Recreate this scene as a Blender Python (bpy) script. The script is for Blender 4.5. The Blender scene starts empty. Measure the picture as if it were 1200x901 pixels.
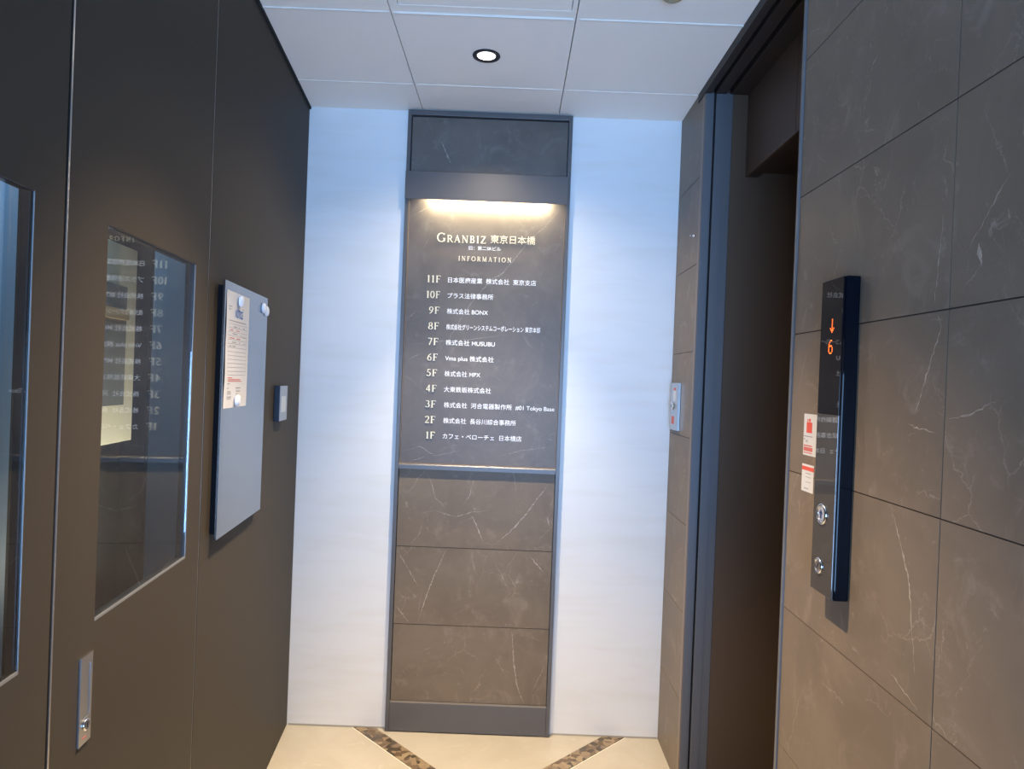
import bpy, bmesh, math, random
from mathutils import Vector, Matrix

random.seed(7)
SC = bpy.context.scene
COL = SC.collection

# ------------------------------------------------------------------ camera
YAW, PITCH, ROLL = 0.0012, -0.0046, 0.0389
CAM = Vector((0.0, -2.6413, 1.3626))
_f = Vector((math.sin(YAW) * math.cos(PITCH), math.cos(YAW) * math.cos(PITCH), math.sin(PITCH)))
_r = Vector((math.cos(YAW), -math.sin(YAW), 0))
_u = _r.cross(_f)
_r2 = _r * math.cos(ROLL) + _u * math.sin(ROLL)
_u2 = -_r * math.sin(ROLL) + _u * math.cos(ROLL)
cam_data = bpy.data.cameras.new('camera')
cam_data.sensor_width = 36.0
cam_data.lens = 24.0
cam_data.clip_start = 0.02
cam = bpy.data.objects.new('camera', cam_data)
COL.objects.link(cam)
m3 = Matrix((_r2, _u2, -_f)).transposed()
cam.matrix_world = Matrix.Translation(CAM) @ m3.to_4x4()
SC.camera = cam

# ------------------------------------------------------------------ light and view
SC.view_settings.view_transform = 'Standard'
SC.view_settings.look = 'None'
SC.view_settings.exposure = 0.0
SC.view_settings.gamma = 1.0
SC.view_settings.use_curve_mapping = False
world = bpy.data.worlds.new('world')
SC.world = world
world.use_nodes = True
_bg = world.node_tree.nodes['Background']
_bg.inputs[0].default_value = (0.45, 0.68, 1.0, 1)
_bg.inputs[1].default_value = 0.2


def lamp(name, kind, loc, energy, color, aim=None, parent=None, **kw):
    d = bpy.data.lights.new(name, kind)
    d.energy = energy
    d.color = color
    for k, v in kw.items():
        setattr(d, k, v)
    o = bpy.data.objects.new(name, d)
    COL.objects.link(o)
    o.location = loc
    if aim is not None:
        o.rotation_euler = (Vector(aim) - Vector(loc)).to_track_quat('-Z', 'Y').to_euler()
    return o


DAY = (0.29, 0.55, 1.0)
WARM = (1.0, 0.84, 0.61)
# daylight coming in through the open entrance behind the photographer
lamp('entrance_daylight', 'AREA', (-0.10, -3.70, 0.95), 38, DAY, aim=(-0.1, 0, 2.25), shape='RECTANGLE', size=1.4, size_y=1.1, spread=math.radians(88))
# ceiling downlights nearer the entrance (above the picture)
lamp('entrance_downlight_beam', 'SPOT', (-0.12, -1.30, 2.37), 305, (1.0, 0.76, 0.50), aim=(-0.12, -1.30, 0), spot_size=math.radians(86), spot_blend=1.0, shadow_soft_size=0.018)

# ------------------------------------------------------------------ measures (metres)
XL, XR, H, TH = -0.8184, 0.6198, 2.3916, 0.0999
NL = Vector((math.cos(TH), math.sin(TH), 0))         # left wall's normal, into the hall
DL = Vector((math.sin(TH), -math.cos(TH), 0))        # along the left wall, towards the entrance
A0 = Vector((XL, 0, 0))


def LW(s, out, z):
    """left wall frame: s from the far corner towards the entrance, out of the wall, height"""
    return A0 + DL * s + NL * out + Vector((0, 0, z))


def WW(x, y, z):
    return Vector((x, y, z))


# ------------------------------------------------------------------ materials
def mat(name, col=(0.5, 0.5, 0.5), rough=0.5, metal=0.0, spec=0.5, emit=None, estr=0.0):
    m = bpy.data.materials.new(name)
    m.use_nodes = True
    b = m.node_tree.nodes['Principled BSDF']
    b.inputs['Base Color'].default_value = (*col, 1)
    b.inputs['Roughness'].default_value = rough
    b.inputs['Metallic'].default_value = metal
    b.inputs['Specular IOR Level'].default_value = spec
    if emit:
        b.inputs['Emission Color'].default_value = (*emit, 1)
        b.inputs['Emission Strength'].default_value = estr
    return m


class NT:
    def __init__(self, m):
        self.t = m.node_tree
        self.b = self.t.nodes['Principled BSDF']

    def n(self, kind, **kw):
        x = self.t.nodes.new(kind)
        for k, v in kw.items():
            setattr(x, k, v)
        return x

    def l(self, a, b):
        self.t.links.new(a, b)

    def math(self, op, a, b=None, c=None):
        x = self.n('ShaderNodeMath', operation=op)
        for i, v in enumerate((a, b, c)):
            if v is None:
                continue
            if isinstance(v, (int, float)):
                x.inputs[i].default_value = v
            else:
                self.l(v, x.inputs[i])
        return x.outputs[0]

    def mix(self, f, a, b):
        x = self.n('ShaderNodeMix', data_type='RGBA')
        for s, v in ((x.inputs[0], f), (x.inputs[6], a), (x.inputs[7], b)):
            if isinstance(v, (int, float)):
                s.default_value = v
            elif isinstance(v, tuple):
                s.default_value = (*v, 1)
            else:
                self.l(v, s)
        return x.outputs[2]

    def noise(self, vec, scale, detail=4, rough=0.55, dist=0.0):
        x = self.n('ShaderNodeTexNoise')
        x.inputs['Scale'].default_value = scale
        x.inputs['Detail'].default_value = detail
        x.inputs['Roughness'].default_value = rough
        x.inputs['Distortion'].default_value = dist
        self.l(vec, x.inputs['Vector'])
        return x

    def ramp(self, v, a, b):
        x = self.n('ShaderNodeMapRange', interpolation_type='SMOOTHSTEP')
        x.inputs[1].default_value = a
        x.inputs[2].default_value = b
        self.l(v, x.inputs[0])
        return x.outputs[0]


def marble(name, c1, c2, vein, rough, cloud, vein_amt=0.6, spec=0.5):
    m = mat(name, c1, rough, 0, spec)
    t = NT(m)
    co = t.n('ShaderNodeTexCoord').outputs['Object']
    at = t.n('ShaderNodeAttribute', attribute_name='shift')
    add = t.n('ShaderNodeVectorMath', operation='ADD')
    t.l(co, add.inputs[0])
    t.l(at.outputs['Vector'], add.inputs[1])
    v = add.outputs[0]
    n1 = t.noise(v, 5.0, 6, 0.6, 0.6)
    base = t.mix(t.ramp(n1.outputs[0], 0.3, 0.7), c1, c2)
    n2 = t.noise(v, 9.0, 8, 0.7, 1.2)
    cl = t.math('MULTIPLY', t.ramp(n2.outputs[0], 0.52, 0.74), 0.7)
    base = t.mix(cl, base, cloud)
    # crack veins: straight-sided cells with ragged edges, shown only in patches
    n3 = t.noise(v, 16.0, 8, 0.7)
    sc = t.n('ShaderNodeVectorMath', operation='SCALE')
    sc.inputs['Scale'].default_value = 0.05
    t.l(n3.outputs['Color'], sc.inputs[0])
    ad2 = t.n('ShaderNodeVectorMath', operation='ADD')
    t.l(v, ad2.inputs[0])
    t.l(sc.outputs[0], ad2.inputs[1])
    f = None
    for scale, thick, lo, nsc, amt in ((3.4, 0.006, 0.51, 5.0, 0.6), (8.0, 0.012, 0.53, 8.0, 0.6), (15.0, 0.02, 0.56, 7.0, 0.35)):
        vo = t.n('ShaderNodeTexVoronoi', feature='DISTANCE_TO_EDGE')
        vo.inputs['Scale'].default_value = scale
        t.l(ad2.outputs[0], vo.inputs['Vector'])
        line = t.math('SUBTRACT', 1.0, t.ramp(vo.outputs['Distance'], 0.0, thick))
        mask = t.ramp(t.noise(v, nsc, 4, 0.6).outputs[0], lo, lo + 0.14)
        g_ = t.math('MULTIPLY', t.math('MULTIPLY', line, mask), amt)
        f = g_ if f is None else t.math('MAXIMUM', f, g_)
    # pale flecks
    fl = t.math('MULTIPLY', t.ramp(t.noise(v, 30.0, 8, 0.78, 0.8).outputs[0], 0.56, 0.72), t.ramp(t.noise(v, 6.5, 3).outputs[0], 0.50, 0.66))
    f = t.math('MULTIPLY', t.math('MAXIMUM', f, fl), vein_amt)
    t.l(t.mix(f, base, vein), t.b.inputs['Base Color'])
    r = t.math('MULTIPLY_ADD', n1.outputs[0], 0.12, rough - 0.06)
    t.l(r, t.b.inputs['Roughness'])
    return m


M = {}
M['tile'] = marble('brown marble tile', (0.175, 0.135, 0.098), (0.215, 0.166, 0.122), (0.42, 0.35, 0.28), 0.42, (0.29, 0.235, 0.185), 0.85, 0.22)
M['tile_vein'] = mat('pale marble vein', (0.46, 0.39, 0.33), 0.4)
M['slate'] = marble('charcoal marble', (0.112, 0.093, 0.080), (0.150, 0.126, 0.110), (0.30, 0.27, 0.235), 0.45, (0.20, 0.175, 0.155), 0.6)
M['slate_vein'] = mat('fine grey vein', (0.40, 0.36, 0.32), 0.4)
VEINS = ((M['tile_vein'], (0.205, 0.158, 0.118), (0.50, 0.42, 0.34)), (M['slate_vein'], (0.145, 0.122, 0.106), (0.42, 0.38, 0.33)))
M['grout'] = mat('dark grout', (0.045, 0.037, 0.031), 0.9)
M['frame'] = mat('dark grey steel', (0.13, 0.125, 0.128), 0.42, 0.35)
M['ledge'] = mat('satin ledge metal', (0.30, 0.27, 0.25), 0.35, 0.5)
M['white'] = mat('white wall', (0.82, 0.82, 0.82), 0.42)
M['ceil'] = mat('ceiling panel', (0.80, 0.79, 0.80), 0.7)
M['ceil_edge'] = mat('ceiling joint bar', (0.80, 0.75, 0.68), 0.6)
M['black'] = mat('black gap', (0.006, 0.006, 0.007), 0.8)
M['door'] = mat('brown laminate', (0.070, 0.061, 0.053), 0.55, 0.0, 0.12)
M['steel'] = mat('brushed steel', (0.55, 0.54, 0.53), 0.30, 1.0)
M['chrome'] = mat('chrome', (0.80, 0.80, 0.82), 0.12, 1.0)
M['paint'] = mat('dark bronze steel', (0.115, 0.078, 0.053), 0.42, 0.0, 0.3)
M['paint_dark'] = mat('dark bronze with shade', (0.032, 0.023, 0.019), 0.5, 0.0, 0.25)  # dark header colour, with shade put in for lintel underside and recess
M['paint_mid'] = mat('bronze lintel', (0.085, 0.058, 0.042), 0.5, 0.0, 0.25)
M['rail'] = mat('blue grey rail steel', (0.165, 0.17, 0.185), 0.40, 0.3)
M['trim_brown'] = mat('bronze trim', (0.23, 0.17, 0.13), 0.4, 0.2)
M['gold'] = mat('pale gold letters', (0.92, 0.84, 0.62), 0.4, 0.0)
M['ink'] = mat('white letters', (0.97, 0.97, 0.98), 0.5)
M['board'] = mat('grey glass board', (0.29, 0.295, 0.30), 0.16, 1.0)
M['board_edge'] = mat('dark board edge', (0.006, 0.006, 0.008), 0.7, 0.0, 0.1)  # near black: dark side with the shadow behind the board put in
M['bead'] = mat('slim grey bead', (0.30, 0.31, 0.32), 0.4, 0.5)
M['paper'] = mat('paper', (0.69, 0.70, 0.74), 0.8)
M['ink_blue'] = mat('blue print', (0.07, 0.20, 0.55), 0.8)
M['ink_grey'] = mat('grey print', (0.34, 0.34, 0.36), 0.8)
M['ink_red'] = mat('red print', (0.62, 0.16, 0.15), 0.8)
M['ink_black'] = mat('black print', (0.03, 0.03, 0.03), 0.8)
M['sticker_red'] = mat('red sticker print', (0.75, 0.10, 0.07), 0.6)
M['magnet'] = mat('clear white plastic', (0.82, 0.85, 0.9), 0.15)
M['gloss_black'] = mat('gloss black acrylic', (0.003, 0.004, 0.007), 0.015, 0.0, 0.32)
M['casing'] = mat('blue black casing', (0.003, 0.004, 0.007), 0.03, 0.0, 0.16)
M['gloss_grey'] = mat('dark polished fascia', (0.17, 0.165, 0.165), 0.025, 0.7)
M['led'] = mat('orange led', (0.1, 0.02, 0), 0.5, 0, 0.5, (1.0, 0.15, 0.015), 3.4)
M['switch_dark'] = mat('navy switch body', (0.012, 0.017, 0.035), 0.35)
M['switch_face'] = mat('grey switch face', (0.30, 0.33, 0.38), 0.3, 0.3)
M['switch_key'] = mat('pale switch key', (0.52, 0.57, 0.60), 0.4)
M['lens'] = mat('lit lens', (1, 1, 1), 0.5, 0, 0.5, (1.0, 0.97, 0.92), 3.0)
M['bezel'] = mat('black bezel', (0.010, 0.011, 0.016), 0.35)
M['detector'] = mat('yellowed plastic', (0.36, 0.32, 0.20), 0.5)
M['strip_led'] = mat('warm light strip', (1, 1, 1), 0.5, 0, 0.5, (1.0, 0.86, 0.56), 220.0)
M['room_dark'] = mat('dark room paint', (0.004, 0.0042, 0.0045), 0.8, 0.0, 0.1)
M['room_blue'] = mat('blue grey partition', (0.29, 0.42, 0.54), 0.6)
M['room_pale'] = mat('pale blue blind', (0.12, 0.20, 0.29), 0.6)
M['cream'] = mat('cream board', (0.70, 0.62, 0.46), 0.6)
M['cab_grey'] = mat('grey locker', (0.17, 0.165, 0.15), 0.5)
M['wood'] = mat('honey wood', (0.42, 0.28, 0.13), 0.5)
M['navy'] = mat('navy arrow', (0.02, 0.04, 0.14), 0.4)

for m_, c_lo, c_hi in VEINS:
    t = NT(m_)
    co = t.n('ShaderNodeTexCoord').outputs['Object']
    na = t.noise(co, 26.0, 6, 0.7)
    nb = t.noise(co, 240.0, 2)
    f = t.math('MULTIPLY', t.ramp(na.outputs[0], 0.38, 0.62), t.ramp(nb.outputs[0], 0.25, 0.6))
    f = t.math('MULTIPLY_ADD', f, 0.65, 0.35)
    t.l(t.mix(f, c_lo, c_hi), t.b.inputs['Base Color'])

# real pane glass
g = bpy.data.materials.new('pane glass')
g.use_nodes = True
gb = g.node_tree.nodes['Principled BSDF']
gb.inputs['Base Color'].default_value = (0.80, 0.87, 0.92, 1)
gb.inputs['Roughness'].default_value = 0.0
gb.inputs['IOR'].default_value = 1.52
gb.inputs['Transmission Weight'].default_value = 1.0
M['glass'] = g

# subtle variation in plain materials
t = NT(M['white'])
co = t.n('ShaderNodeTexCoord').outputs['Object']
mp = t.n('ShaderNodeMapping')
mp.inputs['Scale'].default_value = (1.6, 1.0, 11.0)
t.l(co, mp.inputs[0])
nz = t.noise(mp.outputs[0], 1.5, 5, 0.55, 0.5)
t.l(t.mix(t.ramp(nz.outputs[0], 0.42, 0.72), (0.83, 0.83, 0.83), (0.80, 0.79, 0.77)), t.b.inputs['Base Color'])
t = NT(M['door'])
co = t.n('ShaderNodeTexCoord').outputs['Object']
nz = t.noise(co, 160.0, 2)
t.l(t.mix(nz.outputs[0], (0.054, 0.045, 0.035), (0.061, 0.051, 0.040)), t.b.inputs['Base Color'])
t = NT(M['ceil'])
co = t.n('ShaderNodeTexCoord').outputs['Object']
nz = t.noise(co, 220.0, 2)
t.l(t.mix(nz.outputs[0], (0.90, 0.85, 0.78), (0.93, 0.88, 0.81)), t.b.inputs['Base Color'])

M['floor'] = mat('cream marble floor', (0.75, 0.62, 0.44), 0.28)
t = NT(M['floor'])
co = t.n('ShaderNodeTexCoord').outputs['Object']
nz = t.noise(co, 5.0, 7, 0.6, 0.8)
nz2 = t.noise(co, 22.0, 5, 0.65, 1.0)
b1 = t.mix(t.ramp(nz.outputs[0], 0.3, 0.7), (0.47, 0.42, 0.345), (0.42, 0.37, 0.295))
b2 = t.mix(t.math('MULTIPLY', t.ramp(nz2.outputs[0], 0.58, 0.75), 0.5), b1, (0.53, 0.50, 0.42))
t.l(b2, t.b.inputs['Base Color'])

M['mosaic'] = mat('brown stone chips', (0.2, 0.14, 0.09), 0.3)
t = NT(M['mosaic'])
co = t.n('ShaderNodeTexCoord').outputs['Object']
nzv = t.noise(co, 30, 2)
av = t.n('ShaderNodeVectorMath', operation='MULTIPLY_ADD')
av.inputs[1].default_value = (0.02, 0.02, 0.0)
t.l(nzv.outputs['Color'], av.inputs[0])
t.l(co, av.inputs[2])
vo = t.n('ShaderNodeTexVoronoi')
vo.inputs['Scale'].default_value = 48.0
t.l(av.outputs[0], vo.inputs['Vector'])
sep = t.n('ShaderNodeSeparateColor')
t.l(vo.outputs['Color'], sep.inputs[0])
cr = t.n('ShaderNodeValToRGB')
els = [(0.0, (0.03, 0.022, 0.016)), (0.18, (0.09, 0.052, 0.026)), (0.32, (0.25, 0.175, 0.105)), (0.5, (0.20, 0.145, 0.10)),
       (0.66, (0.13, 0.088, 0.055)), (0.8, (0.30, 0.22, 0.13)), (0.93, (0.05, 0.04, 0.032))]
cr.color_ramp.interpolation = 'CONSTANT'
for i, (p_, c_) in enumerate(els):
    e = cr.color_ramp.elements[i] if i < 2 else cr.color_ramp.elements.new(p_)
    e.position = p_
    e.color = (*c_, 1)
t.l(sep.outputs[0], cr.inputs[0])
nzc = t.noise(co, 90, 3)
t.l(t.mix(t.math('MULTIPLY', nzc.outputs[0], 0.3), cr.outputs[0], (0.26, 0.20, 0.13)), t.b.inputs['Base Color'])


# ------------------------------------------------------------------ builders
class MB:
    """collects shapes, given in a local frame, into one mesh"""

    def __init__(self, frame=WW):
        self.v, self.f, self.mi, self.sh = [], [], [], []
        self.frame = frame
        self.cur = (0, 0, 0)
        self.ms = 0

    def vert(self, a, b, c):
        self.v.append(self.frame(a, b, c))
        self.sh.append(self.cur)
        return len(self.v) - 1

    def face(self, idx):
        self.f.append(idx)
        self.mi.append(self.ms)

    def box(self, a0, a1, b0, b1, c0, c1):
        i = [self.vert(a, b, c) for a in (a0, a1) for b in (b0, b1) for c in (c0, c1)]
        for q in ((0, 1, 3, 2), (4, 6, 7, 5), (0, 4, 5, 1), (2, 3, 7, 6), (0, 2, 6, 4), (1, 5, 7, 3)):
            self.face([i[k] for k in q])

    def prism(self, pts, b0, b1, axis=1):
        """outline pts in the two other axes, extruded along axis"""
        def at(p, d):
            q = list(p)
            q.insert(axis, d)
            return self.vert(*q)
        lo = [at(p, b0) for p in pts]
        hi = [at(p, b1) for p in pts]
        n = len(pts)
        self.face(lo)
        self.face(hi[::-1])
        for k in range(n):
            j = (k + 1) % n
            self.face([lo[k], hi[k], hi[j], lo[j]])

    def holed(self, a0, a1, c0, c1, h, b0, b1):
        """slab in the a/c plane from b0 to b1 with a rectangular hole h=(a0,a1,c0,c1)"""
        out = [(a0, c0), (a1, c0), (a1, c1), (a0, c1)]
        inn = [(h[0], h[2]), (h[1], h[2]), (h[1], h[3]), (h[0], h[3])]
        R = {}
        for nm, pts in (('o', out), ('i', inn)):
            for b in (b0, b1):
                R[nm, b] = [self.vert(p[0], b, p[1]) for p in pts]
        for k in range(4):
            j = (k + 1) % 4
            for b in (b0, b1):
                self.face([R['o', b][k], R['o', b][j], R['i', b][j], R['i', b][k]])
            for nm in 'oi':
                self.face([R[nm, b0][k], R[nm, b0][j], R[nm, b1][j], R[nm, b1][k]])

    def lathe(self, ca, cc, prof, axis=1, n=40, sa=1.0, sc=1.0):
        """profile of (radius, height along axis) turned about an axis through (ca, cc); closed at both ends"""
        rings = []
        for r, hgt in prof:
            ring = []
            for k in range(n):
                th = 2 * math.pi * k / n
                q = [ca + r * sa * math.cos(th), cc + r * sc * math.sin(th)]
                q.insert(axis, hgt)
                ring.append(self.vert(*q))
            rings.append(ring)
        for i in range(len(rings) - 1):
            for k in range(n):
                j = (k + 1) % n
                self.face([rings[i][k], rings[i][j], rings[i + 1][j], rings[i + 1][k]])
        self.face(rings[0][::-1])
        self.face(rings[-1])

    def ring(self, ca, cc, prof, axis=1, n=48):
        """closed profile of (radius, height) turned about the axis: a ring with a hole"""
        rings = []
        for r, hgt in prof:
            ring = []
            for k in range(n):
                th = 2 * math.pi * k / n
                q = [ca + r * math.cos(th), cc + r * math.sin(th)]
                q.insert(axis, hgt)
                ring.append(self.vert(*q))
            rings.append(ring)
        m = len(rings)
        for i in range(m):
            i2 = (i + 1) % m
            for k in range(n):
                j = (k + 1) % n
                self.face([rings[i][k], rings[i][j], rings[i2][j], rings[i2][k]])

    def build(self, name, mats, parent=None, loc=None, bevel=0.0, smooth=False):
        if not isinstance(mats, (list, tuple)):
            mats = [mats]
        if parent is not None:
            origin = parent['_o'] if '_o' in parent else (0, 0, 0)
            origin = Vector(origin)
        else:
            origin = Vector(loc) if loc is not None else Vector((0, 0, 0))
        me = bpy.data.meshes.new(name)
        me.from_pydata([tuple(p - origin) for p in self.v], [], self.f)
        for m_ in mats:
            me.materials.append(m_)
        me.polygons.foreach_set('material_index', self.mi)
        at = me.attributes.new('shift', 'FLOAT_VECTOR', 'POINT')
        at.data.foreach_set('vector', [c for s in self.sh for c in s])
        bm = bmesh.new()
        bm.from_mesh(me)
        bmesh.ops.recalc_face_normals(bm, faces=bm.faces)
        bm.to_mesh(me)
        bm.free()
        if smooth:
            for p in me.polygons:
                p.use_smooth = len(p.vertices) == 4
        me.update()
        o = bpy.data.objects.new(name, me)
        COL.objects.link(o)
        if parent is not None:
            o.parent = parent
            o['_o'] = tuple(origin)
        else:
            o.location = origin
            o['_o'] = tuple(origin)
        if bevel > 0:
            b = o.modifiers.new('bevel', 'BEVEL')
            b.width = bevel
            b.segments = 2
            b.limit_method = 'ANGLE'
        return o


def tag(o, label, cat, group=None):
    o['label'] = label
    o['category'] = cat
    if group:
        o['group'] = group
    return o


def thing(name, loc, label, cat, group=None):
    o = bpy.data.objects.new(name, None)
    COL.objects.link(o)
    o.location = loc
    o.empty_display_size = 0.05
    o['_o'] = tuple(loc)
    return tag(o, label, cat, group)


def struct(o):
    o['kind'] = 'structure'
    return o


def rnd():
    return (random.uniform(-20, 20), random.uniform(-20, 20), random.uniform(-20, 20))


def ribbon(mb, pts, width, put, wob=0.0016):
    """tapered, slightly ragged ribbon through pts; put(a, c) gives the mesh vertex"""
    P = []
    for i in range(len(pts) - 1):
        a, b = Vector(pts[i]), Vector(pts[i + 1])
        n = max(2, int((b - a).length / 0.006))
        for k in range(n):
            P.append(a.lerp(b, k / n))
    P.append(Vector(pts[-1]))
    N = len(P)
    prev = None
    for i, p in enumerate(P):
        d = (P[min(i + 1, N - 1)] - P[max(i - 1, 0)]).normalized()
        nrm = Vector((-d.y, d.x))
        tt = i / (N - 1)
        w = width * 0.66 * min(1.0, 0.12 + 2.5 * min(tt, 1 - tt)) * random.choice((0.3, 0.5, 0.8, 1.1, 1.3))
        c = p + nrm * random.uniform(-wob, wob)
        l_, r_ = c + nrm * w, c - nrm * w
        cur = (put(l_.x, l_.y), put(r_.x, r_.y))
        if prev:
            mb.face([prev[0], cur[0], cur[1], prev[1]])
        prev = cur


def text_mesh(name, body, origin, ex, ez, width, height, material, parent, depth=0.0, off=0.0, align='LEFT', sx=None):
    """flat lettering fitted to width x em-height on a plane; ex/ez are the plane's axes"""
    cu = bpy.data.curves.new(name, 'FONT')
    cu.body = body
    cu.size = 1.0
    cu.extrude = depth / height / 2 if depth else 0
    cu.offset = off
    tmp = bpy.data.objects.new(name, cu)
    COL.objects.link(tmp)
    dg = bpy.context.evaluated_depsgraph_get()
    me = bpy.data.meshes.new_from_object(tmp.evaluated_get(dg))
    bpy.data.objects.remove(tmp)
    bpy.data.curves.remove(cu)
    xs = [v.co.x for v in me.vertices]
    x0, x1 = min(xs), max(xs)
    k = (width / (x1 - x0)) if width else height
    ey = Vector(ez)
    ex = Vector(ex)
    nrm = ex.cross(ey)
    po = Vector(parent['_o'])
    o0 = Vector(origin)
    for v in me.vertices:
        v.co = o0 + ex * ((v.co.x - x0) * k) + ey * (v.co.y * height) + nrm * (v.co.z * height + (depth / 2 if depth else 0)) - po
    me.name = name
    me.materials.clear()
    me.materials.append(material)
    o = bpy.data.objects.new(name, me)
    COL.objects.link(o)
    o.parent = parent
    o['_o'] = tuple(po)
    return o


# serif capitals and figures drawn as thick and thin strokes: unit height, (polyline, width)
TK, TN, SF = 0.15, 0.065, 0.045


def arc(cx, cy, rx, ry, a0, a1, n=14):
    return [(cx + rx * math.cos(math.radians(a0 + (a1 - a0) * i / n)), cy + ry * math.sin(math.radians(a0 + (a1 - a0) * i / n))) for i in range(n + 1)]


def serif(x, y, w=0.26):
    return ([(x - w / 2, y), (x + w / 2, y)], SF)


def stem(x, y0=0.0, y1=1.0, w=TK, s0=True, s1=True):
    r = [([(x, y0), (x, y1)], w)]
    if s0:
        r.append(serif(x, y0 + SF / 2))
    if s1:
        r.append(serif(x, y1 - SF / 2))
    return r


GL = {
    'G': (0.92, [(arc(0.50, 0.5, 0.40, 0.47, 48, 180, 16), 0.11), (arc(0.50, 0.5, 0.40, 0.47, 180, 312, 16), 0.11), ([(0.80, 0.40), (0.80, 0.10)], TK), ([(0.64, 0.40), (0.92, 0.40)], SF), ([(0.77, 0.78), (0.80, 0.97)], TN)]),
    'R': (0.80, stem(0.18) + [(arc(0.34, 0.73, 0.26, 0.25, 90, -90), 0.11), ([(0.18, 0.98), (0.34, 0.98)], SF), ([(0.18, 0.48), (0.34, 0.48)], SF), ([(0.40, 0.48), (0.74, 0.03)], 0.13), ([(0.66, 0.022), (0.84, 0.022)], SF)]),
    'A': (0.86, [([(0.12, 0.0), (0.42, 0.98)], TN), ([(0.42, 1.0), (0.75, 0.0)], TK), ([(0.22, 0.34), (0.62, 0.34)], SF), serif(0.12, 0.022, 0.22), serif(0.75, 0.022, 0.24)]),
    'N': (0.92, [([(0.18, 0.0), (0.18, 1.0)], TN), ([(0.18, 0.98), (0.76, 0.02)], TK), ([(0.76, 0.0), (0.76, 1.0)], TN), serif(0.18, 0.022, 0.24), serif(0.14, 0.978, 0.2), serif(0.76, 0.978, 0.24)]),
    'B': (0.76, stem(0.18) + [(arc(0.32, 0.75, 0.24, 0.23, 90, -90), 0.11), (arc(0.32, 0.27, 0.30, 0.25, 90, -90), 0.12), ([(0.18, 0.98), (0.34, 0.98)], SF), ([(0.18, 0.52), (0.34, 0.52)], SF), ([(0.18, 0.022), (0.34, 0.022)], SF)]),
    'I': (0.38, stem(0.19)),
    'Z': (0.78, [([(0.10, 0.97), (0.70, 0.97)], TN), ([(0.66, 0.96), (0.12, 0.04)], TK), ([(0.10, 0.03), (0.72, 0.03)], TN), ([(0.11, 0.98), (0.11, 0.80)], SF), ([(0.71, 0.02), (0.71, 0.22)], SF)]),
    'F': (0.66, stem(0.18) + [([(0.18, 0.97), (0.60, 0.97)], TN), ([(0.18, 0.52), (0.48, 0.52)], TN), ([(0.60, 1.0), (0.60, 0.80)], SF), ([(0.48, 0.62), (0.48, 0.42)], SF)]),
    'O': (0.98, [(arc(0.49, 0.5, 0.40, 0.47, 0, 360, 30), 0.115)]),
    'M': (1.08, [([(0.18, 0.0), (0.20, 1.0)], TN), ([(0.20, 0.98), (0.54, 0.04)], TK), ([(0.54, 0.04), (0.86, 0.98)], TN), ([(0.86, 1.0), (0.90, 0.0)], TK), serif(0.18, 0.022, 0.22), serif(0.90, 0.022, 0.26), serif(0.16, 0.978, 0.18), serif(0.90, 0.978, 0.18)]),
    'T': (0.78, stem(0.39, s1=False) + [([(0.06, 0.97), (0.72, 0.97)], TN), ([(0.07, 1.0), (0.07, 0.80)], SF), ([(0.71, 1.0), (0.71, 0.80)], SF)]),
    '1': (0.46, stem(0.24, s1=False) + [([(0.10, 0.88), (0.24, 0.97)], TN)]),
    '2': (0.60, [(arc(0.29, 0.72, 0.20, 0.25, 165, -30), 0.10), ([(0.46, 0.60), (0.10, 0.06)], 0.08), ([(0.08, 0.06), (0.54, 0.06)], 0.12)]),
    '3': (0.56, [(arc(0.25, 0.76, 0.18, 0.21, 150, -90), 0.09), (arc(0.25, 0.29, 0.23, 0.26, 90, -150), 0.11)]),
    '4': (0.64, [([(0.42, 0.0), (0.42, 1.0)], 0.13), ([(0.42, 0.98), (0.06, 0.30)], TN), ([(0.06, 0.30), (0.58, 0.30)], 0.08)]),
    '5': (0.56, [([(0.16, 0.96), (0.48, 0.96)], 0.10), ([(0.17, 0.96), (0.13, 0.56)], TN), (arc(0.24, 0.32, 0.23, 0.28, 118, -150), 0.11)]),
    '6': (0.60, [(arc(0.30, 0.30, 0.21, 0.27, 0, 360, 24), 0.10), ([(0.11, 0.36), (0.20, 0.72), (0.48, 0.98)], 0.10)]),
    '7': (0.58, [([(0.06, 0.95), (0.54, 0.95)], 0.11), ([(0.52, 0.94), (0.22, 0.0)], 0.11)]),
    '8': (0.60, [(arc(0.30, 0.75, 0.18, 0.22, 0, 360, 24), 0.09), (arc(0.30, 0.27, 0.23, 0.25, 0, 360, 24), 0.11)]),
    '9': (0.60, [(arc(0.30, 0.70, 0.21, 0.27, 0, 360, 24), 0.10), ([(0.49, 0.64), (0.40, 0.28), (0.12, 0.02)], 0.10)]),
    '0': (0.64, [(arc(0.32, 0.5, 0.24, 0.47, 0, 360, 28), 0.11)]),
}


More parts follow.
